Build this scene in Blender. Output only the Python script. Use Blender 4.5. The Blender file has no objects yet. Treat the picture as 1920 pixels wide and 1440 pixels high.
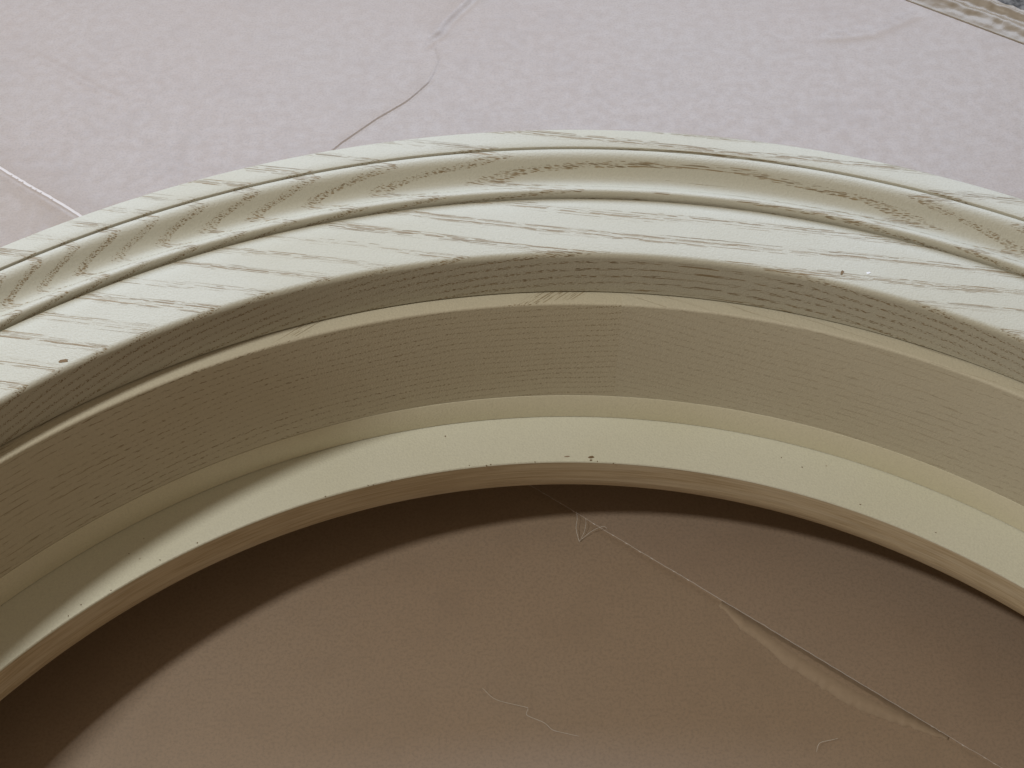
import bpy, bmesh, math, random
import numpy as np
from mathutils import Vector, Matrix, noise

random.seed(7)
scene = bpy.context.scene
COL = scene.collection

# ------------------------------------------------------------------ camera
S = 0.4                                   # metres per unit (inner radius of the casing)
ZF = 0.452                                # height of the casing's flat above the cardboard, in units
PITCH, ROLL = math.radians(51.558), math.radians(-0.998)
cam_d = bpy.data.cameras.new("camera")
cam = bpy.data.objects.new("camera", cam_d)
COL.objects.link(cam)
fw = Vector((0, math.cos(PITCH), -math.sin(PITCH)))
rt = Vector((1, 0, 0))
up = rt.cross(fw)
r2 = math.cos(ROLL) * rt + math.sin(ROLL) * up
u2 = -math.sin(ROLL) * rt + math.cos(ROLL) * up
loc = Vector((-0.02097, -0.03270, 0.62828))
cam.matrix_world = Matrix(((r2.x, u2.x, -fw.x, loc.x), (r2.y, u2.y, -fw.y, loc.y),
                           (r2.z, u2.z, -fw.z, loc.z), (0, 0, 0, 1)))
cam_d.sensor_width = 36.0
cam_d.lens = 2458.12 / 1920 * 36.0
cam_d.clip_start, cam_d.clip_end = 0.02, 60.0
scene.camera = cam

# ------------------------------------------------------------------ light
world = bpy.data.worlds.new("World")
scene.world = world
world.use_nodes = True
bg = world.node_tree.nodes["Background"]
bg.inputs[0].default_value = (1.0, 0.77, 0.54, 1)
bg.inputs[1].default_value = 0.245


def lamp(name, kind, location, energy, color, target=None, **kw):
    d = bpy.data.lights.new(name, kind)
    d.energy, d.color = energy, color
    for k, v in kw.items():
        setattr(d, k, v)
    o = bpy.data.objects.new(name, d)
    COL.objects.link(o)
    o.location = location
    if target is not None:
        o.rotation_euler = (Vector(target) - Vector(location)).to_track_quat('-Z', 'Y').to_euler()
    return o


# bare bulb to the left, above the bench; the room's window behind the arch
lamp("ceiling_bulb", 'POINT', (-1.17, 0.05, 1.78), 84.0, (1.0, 0.975, 0.90), shadow_soft_size=0.09)
lamp("window_light", 'AREA', (-0.05, 2.42, 1.78), 99.0, (0.68, 0.80, 1.0), target=(0.0, 0.45, 0.0),
     shape='RECTANGLE', size=3.6, size_y=1.0)

vs = scene.view_settings
vs.view_transform = 'Standard'
vs.look = 'None'
vs.exposure = 0.0
vs.gamma = 1.0


# ------------------------------------------------------------------ helpers
def tag(o, label=None, cat=None, kind=None, group=None):
    if label: o['label'] = label
    if cat: o['category'] = cat
    if kind: o['kind'] = kind
    if group: o['group'] = group
    return o


def link(name, me, mats, parent=None, smooth=True, angle=38):
    for m in (mats if isinstance(mats, (list, tuple)) else [mats]):
        me.materials.append(m)
    if smooth:
        me.polygons.foreach_set("use_smooth", [True] * len(me.polygons))
        me.set_sharp_from_angle(angle=math.radians(angle))
    me.update()
    o = bpy.data.objects.new(name, me)
    COL.objects.link(o)
    if parent is not None:
        o.parent = parent
    return o


def mesh(name, verts, faces):
    me = bpy.data.meshes.new(name)
    me.from_pydata([tuple(v) for v in verts], [], faces)
    bm = bmesh.new()
    bm.from_mesh(me)
    bmesh.ops.recalc_face_normals(bm, faces=bm.faces)
    bm.to_mesh(me)
    bm.free()
    return me


def sweep(name, prof, a0, a1, n):
    """Closed profile of (radius, height) in units, swept round the arch; angles in degrees."""
    m = len(prof)
    V, F = [], []
    for i in range(n + 1):
        a = math.radians(a0 + (a1 - a0) * i / n)
        c, s = math.cos(a), math.sin(a)
        for (r, z) in prof:
            V.append((r * S * c, r * S * s, (z + ZF) * S))
    for i in range(n):
        for j in range(m):
            k = (j + 1) % m
            F.append((i * m + j, i * m + k, (i + 1) * m + k, (i + 1) * m + j))
    F.append(tuple(range(m)))
    F.append(tuple(n * m + j for j in reversed(range(m))))
    return mesh(name, V, F)


def arc(cx, cz, rad, t0, t1, n):
    return [(cx + rad * math.cos(math.radians(t0 + (t1 - t0) * i / n)),
             cz + rad * math.sin(math.radians(t0 + (t1 - t0) * i / n))) for i in range(n + 1)]


# ------------------------------------------------------------------ materials
class NT:
    def __init__(self, name):
        self.m = bpy.data.materials.new(name)
        self.m.use_nodes = True
        self.t = self.m.node_tree
        self.t.nodes.clear()
        self.out = self.n('ShaderNodeOutputMaterial')
        self.b = self.n('ShaderNodeBsdfPrincipled')
        self.t.links.new(self.b.outputs[0], self.out.inputs[0])
        self.pos = self.n('ShaderNodeTexCoord').outputs['Object']

    def n(self, kind, **kw):
        nd = self.t.nodes.new(kind)
        for k, v in kw.items():
            setattr(nd, k, v)
        return nd

    def put(self, sock, v):
        if isinstance(v, bpy.types.NodeSocket):
            self.t.links.new(v, sock)
        else:
            sock.default_value = v

    def math(self, op, a, b=0.0, c=0.0, clamp=False):
        nd = self.n('ShaderNodeMath', operation=op, use_clamp=clamp)
        self.put(nd.inputs[0], a); self.put(nd.inputs[1], b); self.put(nd.inputs[2], c)
        return nd.outputs[0]

    def dot(self, v, axis):
        nd = self.n('ShaderNodeVectorMath', operation='DOT_PRODUCT')
        self.put(nd.inputs[0], v); nd.inputs[1].default_value = axis
        return nd.outputs['Value']

    def comb(self, x, y, z):
        nd = self.n('ShaderNodeCombineXYZ')
        for i, q in enumerate((x, y, z)):
            self.put(nd.inputs[i], q)
        return nd.outputs[0]

    def vmul(self, v, s):
        nd = self.n('ShaderNodeVectorMath', operation='MULTIPLY')
        self.put(nd.inputs[0], v); nd.inputs[1].default_value = s
        return nd.outputs[0]

    def noise(self, v, scale, detail=2.0, rough=0.5):
        nd = self.n('ShaderNodeTexNoise')
        self.put(nd.inputs['Vector'], v)
        nd.inputs['Scale'].default_value = scale
        nd.inputs['Detail'].default_value = detail
        nd.inputs['Roughness'].default_value = rough
        return nd.outputs[0]

    def voro(self, v, scale, rnd=1.0):
        nd = self.n('ShaderNodeTexVoronoi', feature='F1')
        self.put(nd.inputs['Vector'], v)
        nd.inputs['Scale'].default_value = scale
        nd.inputs['Randomness'].default_value = rnd
        return nd.outputs['Distance'], nd.outputs['Color']

    def ramp(self, x, lo, hi, a=0.0, b=1.0):
        nd = self.n('ShaderNodeMapRange', interpolation_type='SMOOTHSTEP')
        self.put(nd.inputs[0], x); self.put(nd.inputs[1], lo); self.put(nd.inputs[2], hi)
        nd.inputs[3].default_value = a; nd.inputs[4].default_value = b
        return nd.outputs[0]

    def mix(self, f, a, b):
        nd = self.n('ShaderNodeMix', data_type='RGBA')
        self.put(nd.inputs[0], f)
        self.put(nd.inputs[6], a if isinstance(a, bpy.types.NodeSocket) else (*a, 1))
        self.put(nd.inputs[7], b if isinstance(b, bpy.types.NodeSocket) else (*b, 1))
        return nd.outputs[2]

    def bump(self, h, dist, strength=1.0, prev=None):
        nd = self.n('ShaderNodeBump')
        nd.inputs['Strength'].default_value = strength
        nd.inputs['Distance'].default_value = dist
        self.put(nd.inputs['Height'], h)
        if prev is not None:
            self.put(nd.inputs['Normal'], prev)
        return nd.outputs[0]

    def fin(self, color, rough, normal=None, spec=0.5):
        self.put(self.b.inputs['Base Color'], color if isinstance(color, bpy.types.NodeSocket) else (*color, 1))
        self.put(self.b.inputs['Roughness'], rough)
        self.b.inputs['Specular IOR Level'].default_value = spec
        if normal is not None:
            self.put(self.b.inputs['Normal'], normal)
        return self.m


IVORY = (0.485, 0.472, 0.395)
GLAZE = (0.25, 0.175, 0.085)


def oak(name, fibre, nv, nz, T, L, Lc, thr=0.30, mid_w=0.15, warp=0.6, seed=0.0, amount=1.0, band=0.42,
        stray=0.10, paint=IVORY, pore=GLAZE, mask=(0.30, 0.52), keep=0.42):
    """Painted open-pored oak as a solid: growth rings cut by the shape, pores running along the fibre."""
    k = NT(name)
    U = (fibre[0], fibre[1], 0.0)
    Vv = (-fibre[1], fibre[0], 0.0)
    u, v, z = k.dot(k.pos, U), k.dot(k.pos, Vv), k.dot(k.pos, (0, 0, 1))
    us = k.math('ADD', u, seed)
    slow = k.noise(k.comb(k.math('MULTIPLY', us, 5.0), k.math('MULTIPLY', v, 16.0), k.math('MULTIPLY', z, 16.0)), 1.0, 2.0)
    mid = k.noise(k.comb(k.math('MULTIPLY', us, 30.0), k.math('MULTIPLY', v, 110.0), k.math('MULTIPLY', z, 110.0)), 1.0, 2.0)
    s = k.math('ADD', k.math('MULTIPLY', v, nv / T), k.math('MULTIPLY', z, nz / T))
    s = k.math('ADD', s, k.math('MULTIPLY_ADD', slow, warp * 2.2, seed))
    s = k.math('ADD', s, k.math('MULTIPLY', mid, mid_w))
    fr = k.math('FRACT', s)
    wn = k.n('ShaderNodeTexWhiteNoise', noise_dimensions='1D')
    k.put(wn.inputs['W'], k.math('FLOOR', s))
    per_ring = k.math('MULTIPLY_ADD', wn.outputs['Value'], 0.45, 0.74)
    ring = k.math('MULTIPLY', k.ramp(fr, 0.0, 0.06), k.math('SUBTRACT', 1.0, k.ramp(fr, band * 0.45, band)))
    patch = k.ramp(k.noise(k.comb(k.math('MULTIPLY', us, 14.0), k.math('MULTIPLY', v, 60.0), k.math('MULTIPLY', z, 60.0)), 1.0, 1.0), mask[0], mask[1], 0.5, 1.0)
    t0 = k.math('MULTIPLY', k.math('MULTIPLY', ring, patch), per_ring)
    wob = k.noise(k.comb(k.math('MULTIPLY', us, 45.0), k.math('MULTIPLY', v, 90.0), k.math('MULTIPLY', z, 90.0)), 1.0, 1.0)
    pores = None
    for q, (cell, length, w) in enumerate(((1.0, 1.0, 1.0), (0.62, 0.6, 0.85))):
        vv = k.math('MULTIPLY_ADD', v, 1.0 / (Lc * cell), k.math('MULTIPLY_ADD', wob, 1.6, 13.7 * q))
        zz = k.math('MULTIPLY_ADD', z, 1.0 / (Lc * cell), k.math('MULTIPLY', wob, 1.1))
        vo = k.n('ShaderNodeTexVoronoi', feature='F1', voronoi_dimensions='2D')
        k.put(vo.inputs['Vector'], k.comb(vv, zz, 0.0))
        vo.inputs['Scale'].default_value = 1.0
        sep = k.n('ShaderNodeSeparateColor'); k.put(sep.inputs[0], vo.outputs['Color'])
        n1 = k.n('ShaderNodeTexNoise', noise_dimensions='1D')
        k.put(n1.inputs['W'], k.math('MULTIPLY_ADD', us, 1.0 / (L * length), k.math('MULTIPLY', sep.outputs[0], 97.0)))
        n1.inputs['Scale'].default_value = 1.0
        n1.inputs['Detail'].default_value = 1.0
        on = k.ramp(n1.outputs[0], keep, keep + 0.16)
        th = k.math('MULTIPLY', k.math('MULTIPLY_ADD', t0, 1.0 - stray, stray), thr * w)
        th = k.math('MULTIPLY', th, on)
        p = k.math('SUBTRACT', 1.0, k.ramp(vo.outputs['Distance'], k.math('MULTIPLY', th, 0.65), k.math('MULTIPLY_ADD', th, 1.15, 0.002)))
        p = k.math('MULTIPLY', p, k.math('MULTIPLY', k.ramp(th, 0.03, 0.10), w))
        tone = sep.outputs[1]
        pores = p if pores is None else k.math('MAXIMUM', pores, p)
    p = k.math('MULTIPLY', pores, amount)
    drift = k.noise(k.pos, 9.0, 3.0)
    fine = k.noise(k.pos, 1000.0, 2.0, 0.6)
    base = k.mix(k.ramp(drift, 0.3, 0.75, 0.0, 0.4), paint, tuple(q * f for q, f in zip(paint, (0.93, 0.90, 0.82))))
    base = k.mix(k.ramp(fine, 0.35, 0.75, 0.0, 0.16), base, tuple(q * 0.55 for q in paint))
    base = k.mix(k.math('MULTIPLY', ring, 0.05 * amount), base, pore)
    deep = k.mix(tone, pore, tuple(q * 0.6 for q in pore))
    colr = k.mix(p, base, deep)
    nb = k.bump(fine, 0.0005, 0.4)
    nb = k.bump(k.math('SUBTRACT', 1.0, p), 0.0003, 0.25, nb)
    return k.fin(colr, k.ramp(drift, 0.3, 0.7, 0.46, 0.58), nb, 0.34)


M_CASING = oak("casing_paint", (0.986, -0.167), -0.34, 0.94, 0.0044, 0.0135, 0.00078, thr=0.36, seed=1.7, warp=0.62, mid_w=0.26, keep=0.36, band=0.52, amount=0.92, mask=(0.25, 0.48))
M_JAMB_A = oak("jamb_paint", (0.775, 0.632), 0.10, 0.995, 0.0044, 0.012, 0.0009, thr=0.35, keep=0.38, warp=1.3, mid_w=0.34, seed=5.2, amount=0.72,
               paint=(0.55, 0.515, 0.405), mask=(0.28, 0.55))
M_JAMB_B = oak("jamb_paint_fine", (0.90, -0.43), 0.60, 0.80, 0.0040, 0.016, 0.0009, thr=0.32, keep=0.34, warp=1.4, seed=9.4, amount=0.30,
               paint=(0.555, 0.523, 0.418), mask=(0.1, 0.4))


def smooth_paint(name, paint, speck=0.55):
    k = NT(name)
    drift = k.noise(k.pos, 14.0, 3.0)
    base = k.mix(k.ramp(drift, 0.35, 0.7, 0.0, 0.4), paint, tuple(q * f for q, f in zip(paint, (0.94, 0.93, 0.87))))
    fine = k.noise(k.pos, 900.0, 2.0, 0.6)
    base = k.mix(k.ramp(fine, 0.35, 0.75, 0.0, 0.18), base, tuple(q * 0.55 for q in paint))
    d, c = k.voro(k.pos, 140.0)
    sep = k.n('ShaderNodeSeparateColor'); k.put(sep.inputs[0], c)
    sp = k.math('MULTIPLY', k.math('SUBTRACT', 1.0, k.ramp(d, 0.04, 0.085)), k.math('GREATER_THAN', sep.outputs[0], 0.86))
    base = k.mix(k.math('MULTIPLY', sp, speck), base, GLAZE)
    nb = k.bump(fine, 0.0005, 0.4)
    return k.fin(base, 0.52, nb, 0.38)


M_LEDGE = smooth_paint("ledge_paint", (0.635, 0.635, 0.535))
M_STRIP = smooth_paint("strip_paint", (0.66, 0.63, 0.49), 0.2)


def raw_wood(name):
    k = NT(name)
    ang = k.n('ShaderNodeVectorMath', operation='LENGTH')
    flat = k.vmul(k.pos, (1, 1, 0)); k.put(ang.inputs[0], flat)
    st = k.noise(k.vmul(k.pos, (28, 60, 900)), 1.0, 3.0, 0.6)
    st2 = k.noise(k.vmul(k.pos, (10, 20, 240)), 1.0, 2.0)
    c = k.mix(k.ramp(st, 0.35, 0.68), (0.56, 0.47, 0.33), (0.42, 0.33, 0.21))
    c = k.mix(k.ramp(st2, 0.4, 0.7, 0.0, 0.5), c, (0.60, 0.53, 0.41))
    return k.fin(c, 0.6, k.bump(st, 0.0004, 0.3), 0.3)


M_RAW = raw_wood("bare_wood")


def cardboard(name, c0, c1, c2):
    k = NT(name)
    big = k.noise(k.pos, 7.0, 4.0, 0.55)
    mot = k.noise(k.vmul(k.pos, (1.0, 1.0, 0.2)), 120.0, 4.0, 0.65)
    fib = k.noise(k.vmul(k.pos, (1.0, 1.0, 0.2)), 620.0, 4.0, 0.7)
    c = k.mix(k.ramp(mot, 0.30, 0.72, 0.2, 0.7), c0, c1)
    st = k.noise(k.vmul(k.pos, (1.0, 1.0, 0.2)), 26.0, 3.0, 0.6)
    c = k.mix(k.ramp(st, 0.45, 0.75, 0.0, 0.4), c, tuple(q * 0.84 for q in c1))
    c = k.mix(k.ramp(big, 0.35, 0.7, 0.0, 0.6), c, c2)
    c = k.mix(k.ramp(fib, 0.42, 0.66, 0.0, 0.75), c, tuple(q * 0.72 for q in c0))
    n = k.bump(fib, 0.0002, 0.03)
    rough = k.ramp(mot, 0.3, 0.7, 0.46, 0.52)
    return k.fin(c, rough, n, 1.0)


M_CARD = cardboard("kraft_cardboard", (0.280, 0.206, 0.148), (0.258, 0.185, 0.130), (0.274, 0.210, 0.156))
M_CARD2 = cardboard("kraft_cardboard_warm", (0.282, 0.205, 0.140), (0.256, 0.182, 0.121), (0.276, 0.208, 0.147))
M_CUT = NT("cardboard_cut_edge").fin((0.60, 0.56, 0.54), 0.8, None, 0.2)


def plain(name, color, rough, spec=0.4, nscale=300.0, nd=0.0004):
    k = NT(name)
    n = k.noise(k.pos, nscale, 3.0)
    c = k.mix(n, tuple(q * 0.82 for q in color), color)
    return k.fin(c, rough, k.bump(n, nd, 0.5), spec)


M_TAPE = plain("paper_tape", (0.26, 0.205, 0.140), 0.42, 0.6)
M_PATCH = plain("torn_kraft", (0.325, 0.248, 0.175), 0.75, 0.2, 220.0, 0.0006)
M_THREAD = plain("white_fibre", (0.75, 0.75, 0.72), 0.7, 0.3)
M_CHIP = plain("chip_wood", (0.20, 0.135, 0.075), 0.8, 0.2, 900.0)
M_CHIPW = plain("chip_primer", (0.85, 0.86, 0.88), 0.5, 0.4, 900.0)


def concrete():
    k = NT("concrete")
    a = k.noise(k.pos, 160.0, 6.0, 0.7)
    c = k.mix(k.ramp(a, 0.3, 0.7), (0.05, 0.05, 0.05), (0.20, 0.195, 0.185))
    return k.fin(c, 0.95, k.bump(a, 0.002, 0.6), 0.08)


M_FLOOR = concrete()

# ------------------------------------------------------------------ floor
g = 3.0
me = mesh("floor", [(-g, -g, -0.010), (g, -g, -0.010), (g, g, -0.010), (-g, g, -0.010)], [(0, 1, 2, 3)])
tag(link("floor", me, M_FLOOR, smooth=False), "grey speckled concrete floor under the cardboard", kind='structure')

# ------------------------------------------------------------------ cardboard sheets
P0 = np.array([-0.0037, 0.3855])
T = np.array([0.7985, -0.6020])            # along the seam, towards the right of the picture
N = np.array([0.6020, 0.7985])             # across the seam, away from the viewer


def seg_dist(x, y, poly):
    """signed distance (positive on the right of the walk) and run along a polyline"""
    best = np.full(x.shape, 9.0); sd = np.full(x.shape, 9.0); run = np.zeros(x.shape)
    L = 0.0
    for (ax, ay), (bx, by) in zip(poly[:-1], poly[1:]):
        dx, dy = bx - ax, by - ay
        l = math.hypot(dx, dy)
        t = np.clip(((x - ax) * dx + (y - ay) * dy) / l ** 2, 0, 1)
        ex, ey = x - ax - t * dx, y - ay - t * dy
        d = np.hypot(ex, ey)
        side = np.sign(ex * dy - ey * dx)
        m = d < best
        best[m] = d[m]; sd[m] = (side * d)[m]; run[m] = (L + t * l)[m]
        L += l
    return sd, run, L


CREASE = [(-0.1555, 0.668), (-0.1404, 0.6885), (-0.1160, 0.7150), (-0.0960, 0.7330), (-0.0895, 0.7410), (-0.0790, 0.7560), (-0.0745, 0.7700), (-0.0720, 0.7830), (-0.0755, 0.7960), (-0.0740, 0.8070)]
CREASE2 = [(-0.0850, 0.7980), (-0.0800, 0.8050), (-0.0710, 0.8160), (-0.0660, 0.8290), (-0.0520, 0.8500), (-0.0380, 0.8720), (-0.0200, 0.8950)]
FOLD = [(-0.395, 0.806), (-0.350, 0.772), (-0.318, 0.747), (-0.29, 0.735)]
DENT = [(0.215, 0.800), (0.262, 0.806), (0.300, 0.828)]


def sheet_height_far(x, y, a, b):
    h = np.zeros(x.shape)
    for poly, A, w, fade in ((CREASE, 0.0007, 0.0010, 0.012), (CREASE2, 0.0014, 0.0034, 0.01)):
        d, run, L = seg_dist(x, y, poly)
        env = np.clip(run / 0.02, 0, 1) * np.clip((L - run) / fade, 0, 1)
        h += A * env * (0.9 * np.exp(-np.abs(d + 1.2 * w) / (5.0 * w)) * (d < -1.2 * w) + 0.9 * np.exp(-((d + 1.2 * w) / (1.2 * w)) ** 2) * (d >= -1.2 * w) - 0.35 * np.exp(-((d - 0.6 * w) / w) ** 2))
    d, run, L = seg_dist(x, y, FOLD)
    h += 0.0006 * np.exp(-(d / 0.004) ** 2) * np.clip(run / 0.02, 0, 1) * np.clip((L - run) / 0.03, 0, 1)
    d, run, L = seg_dist(x, y, DENT)
    h -= 0.0009 * np.exp(-(d / 0.006) ** 2) * np.clip(run / 0.02, 0, 1)
    # corrugations telegraphing through, strongest at the far left
    ripple = np.sin((x * 0.80 + y * -0.60) * 2 * math.pi / 0.0085)
    h += 0.00005 * ripple * np.clip((-x - 0.22) / 0.12, 0, 1)
    # slow waviness
    h += 0.0012 * np.sin(x * 9 + 1.0) * np.sin(y * 7 + 0.4)
    # lip along the seam: stands a little proud at the left
    lip = np.clip((-a - 0.10) / 0.32, 0, 1)
    h -= (0.0003 + 0.0012 * lip) * np.exp(-b / 0.016)
    return h


def sheet(name, al, bs, hfun, mat, z0, edge_wob, frayed=False):
    na = len(al)
    A, B = np.meshgrid(al, bs, indexing='ij')
    Bw = B.copy()
    if edge_wob:
        w = np.array([edge_wob * (noise.noise(Vector((a * 260, 3.3, 0))) * 0.7 + noise.noise(Vector((a * 28, 1.3, 0)))) for a in al])
        Bw += w[:, None] * np.exp(-np.abs(B) / 0.01)
    X = P0[0] + A * T[0] + Bw * N[0]
    Y = P0[1] + A * T[1] + Bw * N[1]
    Z = hfun(X, Y, A, np.abs(B)) + z0
    nb = len(bs)
    top = np.stack([X, Y, Z], -1).reshape(-1, 3)
    bot = top.copy(); bot[:, 2] -= 0.0042
    V = np.concatenate([top, bot])
    n = na * nb
    F = []
    I = np.arange(n).reshape(na, nb)
    q = np.stack([I[:-1, :-1], I[1:, :-1], I[1:, 1:], I[:-1, 1:]], -1).reshape(-1, 4)
    rim = list(I[:, 0]) + list(I[-1, 1:]) + list(I[-2::-1, -1]) + list(I[0, -2:0:-1])
    rim = [int(r) for r in rim]
    side = [(rim[i], rim[i] + n, rim[(i + 1) % len(rim)] + n, rim[(i + 1) % len(rim)]) for i in range(len(rim))]
    side = [tuple(reversed(f)) for f in side]
    corners = [int(I[0, 0]) + n, int(I[0, -1]) + n, int(I[-1, -1]) + n, int(I[-1, 0]) + n]
    F = [tuple(int(k) for k in f) for f in q] + side
    me = bpy.data.meshes.new(name)
    me.from_pydata(V.tolist(), [], F)
    mi = np.zeros(len(F), dtype=np.int32); mi[len(q):] = 1
    if frayed:                              # crushed cut edge showing its pale core along the seam
        for f in range(len(q)):
            a, b = al[f // (nb - 1)], bs[f % (nb - 1)]
            n_ = noise.noise(Vector((a * 420, 8.1, 0)))
            w = 0.0022 + 0.0006 * n_ if a < -0.12 else (0.0011 if n_ > 0.28 and (a < 0.11 or a > 0.23) else 0.0)
            if b > 0.0008 - w:
                mi[f] = 1
    o = link(name, me, [mat, M_CUT])
    me.polygons.foreach_set("material_index", mi)
    me.update()
    return o


BE = 0.588
bs_far = np.concatenate([np.linspace(0, 0.03, 16), np.linspace(0.032, BE, 270)])
al_far = np.concatenate([np.linspace(-0.85, -0.352, 190), np.linspace(-0.35, -0.25, 200), np.linspace(-0.248, 0.75, 480)])
far = sheet("cardboard_sheet", al_far, bs_far, sheet_height_far, M_CARD, 0.0, 0.0004)
tag(far, "creased kraft cardboard sheet behind the arch with brown paper tape along its far edge", "cardboard sheet", group="cardboard sheets under the arch")


def sheet_height_near(x, y, a, b):
    lip = np.clip((-np.asarray(a) - 0.06) / 0.25, 0, 1)
    d = np.asarray(b)
    h = -0.0004 + 0.0008 * np.sin(x * 8 + 2.0) * np.sin(y * 9 + 1.0) * np.clip(d / 0.05, 0, 1)
    h += (0.0002 + lip * (0.0012 + 0.0004 * np.sin(np.asarray(a) * 75 + 0.6))) * np.exp(-np.clip(d - 0.005, 0, 1) / 0.012)
    return h - (0.0003 + 0.0008 * lip) * np.clip((0.0034 - d) / 0.0032, 0, 1)


bs_near = -np.concatenate([np.linspace(-0.0008, 0.02, 22), np.linspace(0.025, 0.85, 90)])[::-1]
near = sheet("cardboard_sheet", np.linspace(-0.85, 0.95, 1400), bs_near, sheet_height_near, M_CARD2, 0.0, 0.0005, True)
tag(near, "warm brown kraft cardboard sheet filling the inside of the arch nearest the viewer", "cardboard sheet", group="cardboard sheets under the arch")

# torn strip of lighter paper on the near sheet, along the seam
pts_low = [(0.115, 0.0020), (0.130, 0.006), (0.150, 0.0098), (0.165, 0.0118), (0.180, 0.0125), (0.197, 0.0135), (0.215, 0.0105), (0.236, 0.0050), (0.250, 0.0012)]
V, F = [], []
al = np.linspace(0.118, 0.250, 120)
for a in al:
    wdt = np.interp(a, [q[0] for q in pts_low], [q[1] for q in pts_low])
    wdt += 0.0012 * noise.noise(Vector((a * 330, 0, 5))) + 0.0016 * noise.noise(Vector((a * 70, 2, 5)))
    wdt = max(wdt, 0.0006)
    for b in (-0.0003, -0.0014 - wdt * 0.5, -0.0014 - wdt):
        x, y = P0 + a * T + b * N
        V.append((x, y, float(sheet_height_near(x, y, a, -b)) + 0.00012))
for i in range(len(al) - 1):
    for j in range(2):
        F.append((3 * i + j, 3 * i + 3 + j, 3 * i + 4 + j, 3 * i + 1 + j))
me = mesh("torn_paper_strip", V, F)
if me.polygons[0].normal.z < 0:
    me.flip_normals()
st = link("torn_paper_strip", me, M_PATCH, near)
sol = st.modifiers.new("thickness", 'SOLIDIFY'); sol.thickness = 0.00008; sol.offset = -1

# crumpled brown paper tape folded over the far edge
V, F = [], []
na, nb = 420, 34
for i in range(na):
    a = -0.5 + 1.25 * i / (na - 1)
    for j in range(nb):
        t = j / (nb - 1)
        b = 0.5495 + 0.046 * t
        x, y = P0 + a * T + b * N
        base = float(sheet_height_far(np.array([x]), np.array([y]), np.array([a]), np.array([b]))[0]) + 0.0005
        drop = max(0.0, min(1.0, (b - 0.5885) / 0.006))
        zz = base * (1 - drop) + (-0.0085) * drop
        cr = 0.0030 * math.exp(-((t - 0.30 - 0.06 * noise.noise(Vector((a * 14, 0, 0)))) / 0.11) ** 2) * (0.6 + 0.6 * noise.noise(Vector((a * 20, 4, 0))))
        cr += 0.0034 * math.exp(-((t - 0.62 - 0.08 * noise.noise(Vector((a * 11, 9, 0)))) / 0.10) ** 2)
        cr += 0.0011 * abs(noise.noise(Vector((a * 60, t * 4, 2)))) + 0.0006 * noise.noise(Vector((a * 190, t * 9, 7)))
        edge = min(1.0, t / 0.10)
        V.append((x, y, zz - 0.0005 * (1 - edge) + max(0, cr) * 1.5 * edge + 0.0001))
for i in range(na - 1):
    for j in range(nb - 1):
        F.append((i * nb + j, (i + 1) * nb + j, (i + 1) * nb + j + 1, i * nb + j + 1))
me = bpy.data.meshes.new("paper_tape")
me.from_pydata(V, [], F)
tp = link("paper_tape", me, M_TAPE, angle=50)
sol = tp.modifiers.new("thickness", 'SOLIDIFY'); sol.thickness = 0.00025; sol.offset = 1
tag(tp, "crumpled brown paper tape folded over the far edge of the cardboard", "paper tape")


# ------------------------------------------------------------------ loose fibres
def fibre(name, pts, rad, label):
    m = []
    P = [Vector(p) for p in pts]
    dense = []
    for i in range(len(P) - 1):
        p0, p1, p2, p3 = P[max(0, i - 1)], P[i], P[i + 1], P[min(len(P) - 1, i + 2)]
        for t in np.linspace(0, 1, 7)[:-1]:
            t = float(t)
            dense.append(0.5 * ((2 * p1) + (-p0 + p2) * t + (2 * p0 - 5 * p1 + 4 * p2 - p3) * t * t + (-p0 + 3 * p1 - 3 * p2 + p3) * t ** 3))
    dense.append(P[-1])
    V, F = [], []
    for i, p in enumerate(dense):
        tn = (dense[min(i + 1, len(dense) - 1)] - dense[max(i - 1, 0)]).normalized()
        s1 = tn.cross(Vector((0, 0, 1))).normalized(); s2 = s1.cross(tn)
        r = rad * (0.7 + 0.5 * math.sin(3.1 * i / len(dense)))
        for j in range(6):
            an = j * math.pi / 3
            V.append(p + s1 * r * math.cos(an) + s2 * r * math.sin(an))
    for i in range(len(dense) - 1):
        for j in range(6):
            F.append((i * 6 + j, i * 6 + (j + 1) % 6, i * 6 + 6 + (j + 1) % 6, i * 6 + 6 + j))
    F.append((0, 1, 2, 3, 4, 5)); F.append(tuple(len(V) - 6 + k for k in range(6)))
    return tag(link(name, mesh(name, V, F), M_THREAD), label, "loose fibre", group="loose white fibres on the cardboard")


def px(x, y, z=0.0):
    """where a ray of the photograph's grid (1920 x 1440) met the cardboard: used to read off positions"""
    d = fw * 2458.12 + r2 * (x - 960) - u2 * (y - 720)
    t = (z - loc.z) / d.z
    return loc + d * t


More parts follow.
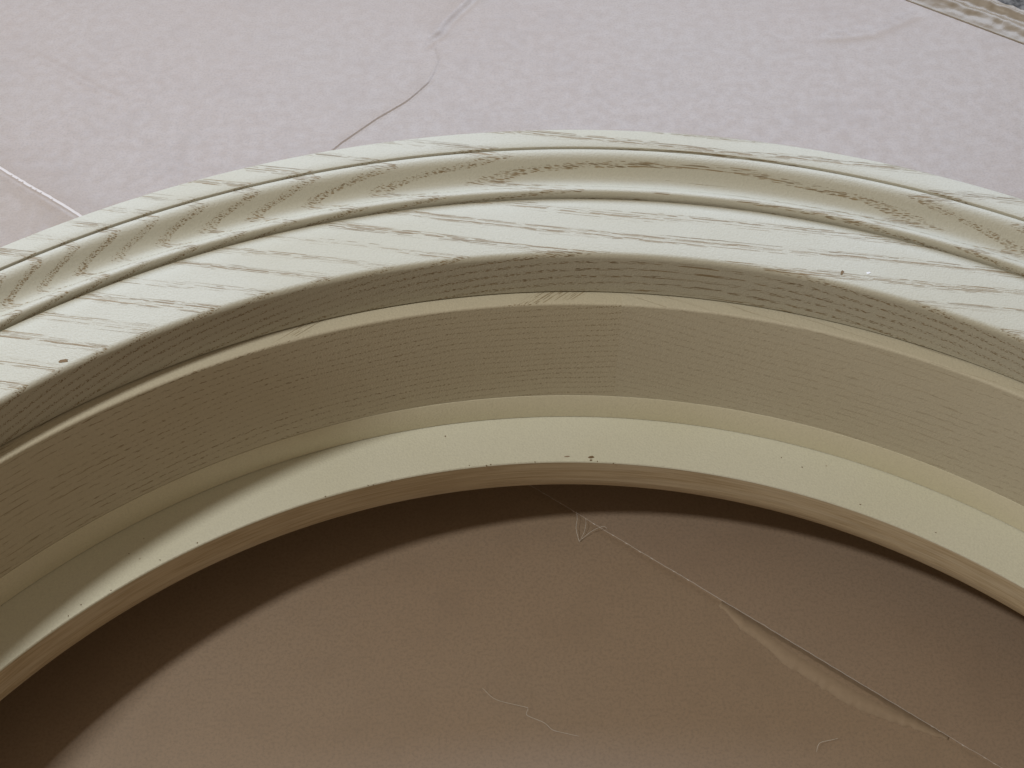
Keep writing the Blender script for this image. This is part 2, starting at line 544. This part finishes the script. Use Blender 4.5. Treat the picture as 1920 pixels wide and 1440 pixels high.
FIB = [("forked", [[(1081, 962), (1082, 978), (1080, 995), (1086, 1015), (1090, 1012), (1110, 999), (1130, 992), (1138, 995)], [(1098, 975), (1098, 990), (1094, 1003), (1087, 1016)]],
        "forked white fibre lying across the cardboard seam just inside the arch")]
for nm, lines, lab in FIB:
    for k, ln in enumerate(lines[:1]):
        pts = [(*px(x, y)[:2], 0.0016 + 0.0012 * math.sin(i * 1.3)) for i, (x, y) in enumerate(ln)]
        root = fibre("white_fibre", pts, 0.00008, lab)
    for ln in lines[1:]:
        pts = [(*px(x, y)[:2], 0.0016 + 0.0008 * math.sin(i * 1.7)) for i, (x, y) in enumerate(ln)]
        br = fibre("fibre_branch", pts, 0.00006, "x")
        br.parent = root
        for key in ('label', 'category', 'group'):
            del br[key]
pts = [(*px(x, y)[:2], 0.0012 + 0.0005 * math.sin(i)) for i, (x, y) in enumerate([(905, 1292), (930, 1314), (975, 1326), (990, 1330), (988, 1342), (1020, 1356), (1036, 1370), (1055, 1376), (1085, 1383)])]
fibre("white_fibre", pts, 0.00006, "long faint white fibre on the brown cardboard nearest the viewer")
pts = [(*px(x, y)[:2], 0.0014 + 0.0005 * math.sin(i)) for i, (x, y) in enumerate([(1530, 1412), (1533, 1400), (1540, 1394), (1556, 1390), (1570, 1386)])]
fibre("white_fibre", pts, 0.00007, "short curved white fibre below the lighter torn strip of cardboard")

# ------------------------------------------------------------------ the arched frame
A0, A1 = -4.0, 184.0
frame = bpy.data.objects.new("arched_frame", None)
COL.objects.link(frame)
frame.empty_display_size = 0.05
tag(frame, "ivory painted oak arched frame with moulded face lying on the cardboard", "arched frame")

R6, R9 = 0.9812, 0.9055
Z5, Z7, Z8, Z10 = -0.0659, -0.2451, -0.2904, -0.3557

cas = [(1.0, Z5 + 0.0022), (1.0, -0.0070)]
cas += arc(1.0070, -0.0070, 0.0070, 180, 90, 6)[1:]
cas += [(1.020, 0.0), (1.045, 0.0), (1.070, 0.0), (1.0935, 0.0), (1.0950, -0.0006), (1.0960, -0.0042), (1.0972, -0.0046),
        (1.0977, 0.0020), (1.0984, 0.0058), (1.1000, 0.0078), (1.1025, 0.0086), (1.1070, 0.0080)]
cas += [(1.1115, 0.0052), (1.1155, 0.0010), (1.1200, -0.0033), (1.1250, -0.0068), (1.1300, -0.0088), (1.1350, -0.0093),
        (1.1400, -0.0080), (1.1450, -0.0048), (1.1490, -0.0008), (1.1530, 0.0042), (1.1565, 0.0082), (1.1600, 0.0110)]
cas += [(1.1640, 0.0124), (1.1700, 0.0130), (1.1712, 0.0124), (1.1717, 0.0088), (1.1725, 0.0086), (1.1730, 0.0128), (1.1738, 0.0144), (1.1752, 0.0150)]
cas += [(1.185, 0.0150), (1.2035, 0.0150)]
cas += arc(1.2035, 0.0110, 0.0040, 90, 0, 6)[1:]
cas += [(1.2075, Z5 + 0.0022)]
casing = link("casing", sweep("casing", cas, A0, A1, 520), M_CASING, frame)

zj = -0.0010


def jamb_prof(r_in, zt, zb):
    return [(r_in, zb), (r_in, zt - 0.0035)] + arc(r_in + 0.0035, zt - 0.0035, 0.0035, 180, 90, 4)[1:] + [(0.995, zt), (1.06, zt), (1.06, zb)]


# the jamb is made of two glued lengths, butted just right of the crown
joint = 85.2
jw = sweep("jamb_segment", jamb_prof(R6, Z5, Z7), joint + 0.0003, A1, 300)
link("jamb_segment", jw, M_JAMB_A, frame)
je = sweep("jamb_segment", jamb_prof(R6, Z5, Z7), A0, joint - 0.0003, 240)
link("jamb_segment", je, M_JAMB_B, frame)

# smooth band under the jamb, a touch proud, then the deep ledge and its bare inner edge
band = [(R6 - 0.0022, Z8 - 0.010), (R6 - 0.0022, Z7 - 0.0018), (R6 - 0.0014, Z7 - 0.0006), (1.06, Z7 - 0.0006), (1.06, Z8 - 0.010)]
link("rear_band", sweep("rear_band", [(R6 - 0.0022, Z8 + 0.0010), (R6 - 0.0010, Z7 - 0.0014), (R6 - 0.0004, Z7 - 0.0006), (1.06, Z7 - 0.0006), (1.06, Z8 + 0.0010)], A0, A1, 420), M_STRIP, frame)
led = [(R9, Z8 - 0.0012), (R9 + 0.0014, Z8), (0.94, Z8), (1.06, Z8), (1.06, Z8 - 0.012), (R9 + 0.02, Z8 - 0.012), (R9, Z8 - 0.0030)]
ledge = link("rear_ledge", sweep("rear_ledge", [(R9, Z8 - 0.0022), (R9 + 0.0002, Z8 - 0.0010), (R9 + 0.0012, Z8), (0.94, Z8), (1.06, Z8), (1.06, Z8 - 0.0022)], A0, A1, 420), M_LEDGE, frame)
edge = [(R9 + 0.0004, Z8 - 0.0026), (1.06, Z8 - 0.0026), (1.06, Z10), (R9 + 0.0085, Z10), (R9 + 0.0045, -0.348), (R9 + 0.0012, -0.3365), (R9 + 0.0004, -0.3320)]
link("inner_edge", sweep("inner_edge", edge, A0, A1, 420), M_RAW, frame)
# batten that carries the frame clear of the cardboard
link("rear_batten", sweep("rear_batten", [(1.02, -0.4495), (1.02, Z10 - 0.0006), (1.06, Z10 - 0.0006), (1.06, -0.4495)], A0, A1, 200), M_RAW, frame)


# paint chips: small scars down to the wood, on the face and along the ledge
def chip(parent, x, y, zu, w, h, rot, mat, seed):
    c = px(x, y, (zu + ZF) * S)
    rnd = random.Random(seed)
    n = 11
    V, F = [], []
    ring = []
    for i in range(n):
        a = 2 * math.pi * i / n
        rr = 0.75 + 0.45 * rnd.random()
        ring.append((w * rr * math.cos(a), h * rr * math.sin(a)))
    cr, sr = math.cos(rot), math.sin(rot)
    V.append((c.x, c.y, c.z + 0.00005))
    for (p, q) in ring:
        V.append((c.x + p * cr - q * sr, c.y + p * sr + q * cr, c.z + 0.00016))
    for (p, q) in ring:
        V.append((c.x + 1.12 * (p * cr - q * sr), c.y + 1.12 * (p * sr + q * cr), c.z - 0.0002))
    for i in range(n):
        k = (i + 1) % n
        F.append((0, 1 + i, 1 + k)); F.append((1 + i, 1 + n + i, 1 + n + k, 1 + k))
    return link("paint_chip", mesh("paint_chip", V, F), mat, parent, angle=60)


chip(casing, 119, 677, 0.0, 0.0021, 0.0010, 0.1, M_CHIP, 1)
chip(casing, 1579, 511, 0.0, 0.0006, 0.0016, -0.5, M_CHIP, 2)
chip(casing, 1628, 512, 0.0, 0.0011, 0.0006, 0.4, M_CHIPW, 3)
chip(ledge, 1109, 857, Z8, 0.0016, 0.0008, 0.0, M_CHIP, 4)
chip(ledge, 1108, 863, Z8, 0.0007, 0.0004, 0.3, M_CHIP, 5)
chip(ledge, 1063, 856, Z8, 0.0014, 0.0004, 0.0, M_PATCH, 6)
rr = random.Random(3)
for (x, y) in [(1120, 865), (1150, 869), (1003, 866), (920, 871), (912, 873), (880, 873), (735, 902), (700, 909), (690, 910), (610, 931), (370, 1018), (300, 1050), (208, 1107), (152, 1134), (128, 1155), (1465, 858), (1504, 876), (1613, 946), (1755, 999), (835, 798 + 20), (242, 1038)]:
    chip(ledge, x, y, Z8, 0.00035 * (0.7 + 0.6 * rr.random()), 0.00024 * (0.7 + 0.6 * rr.random()), rr.random() * 3, M_CHIP, int(x))
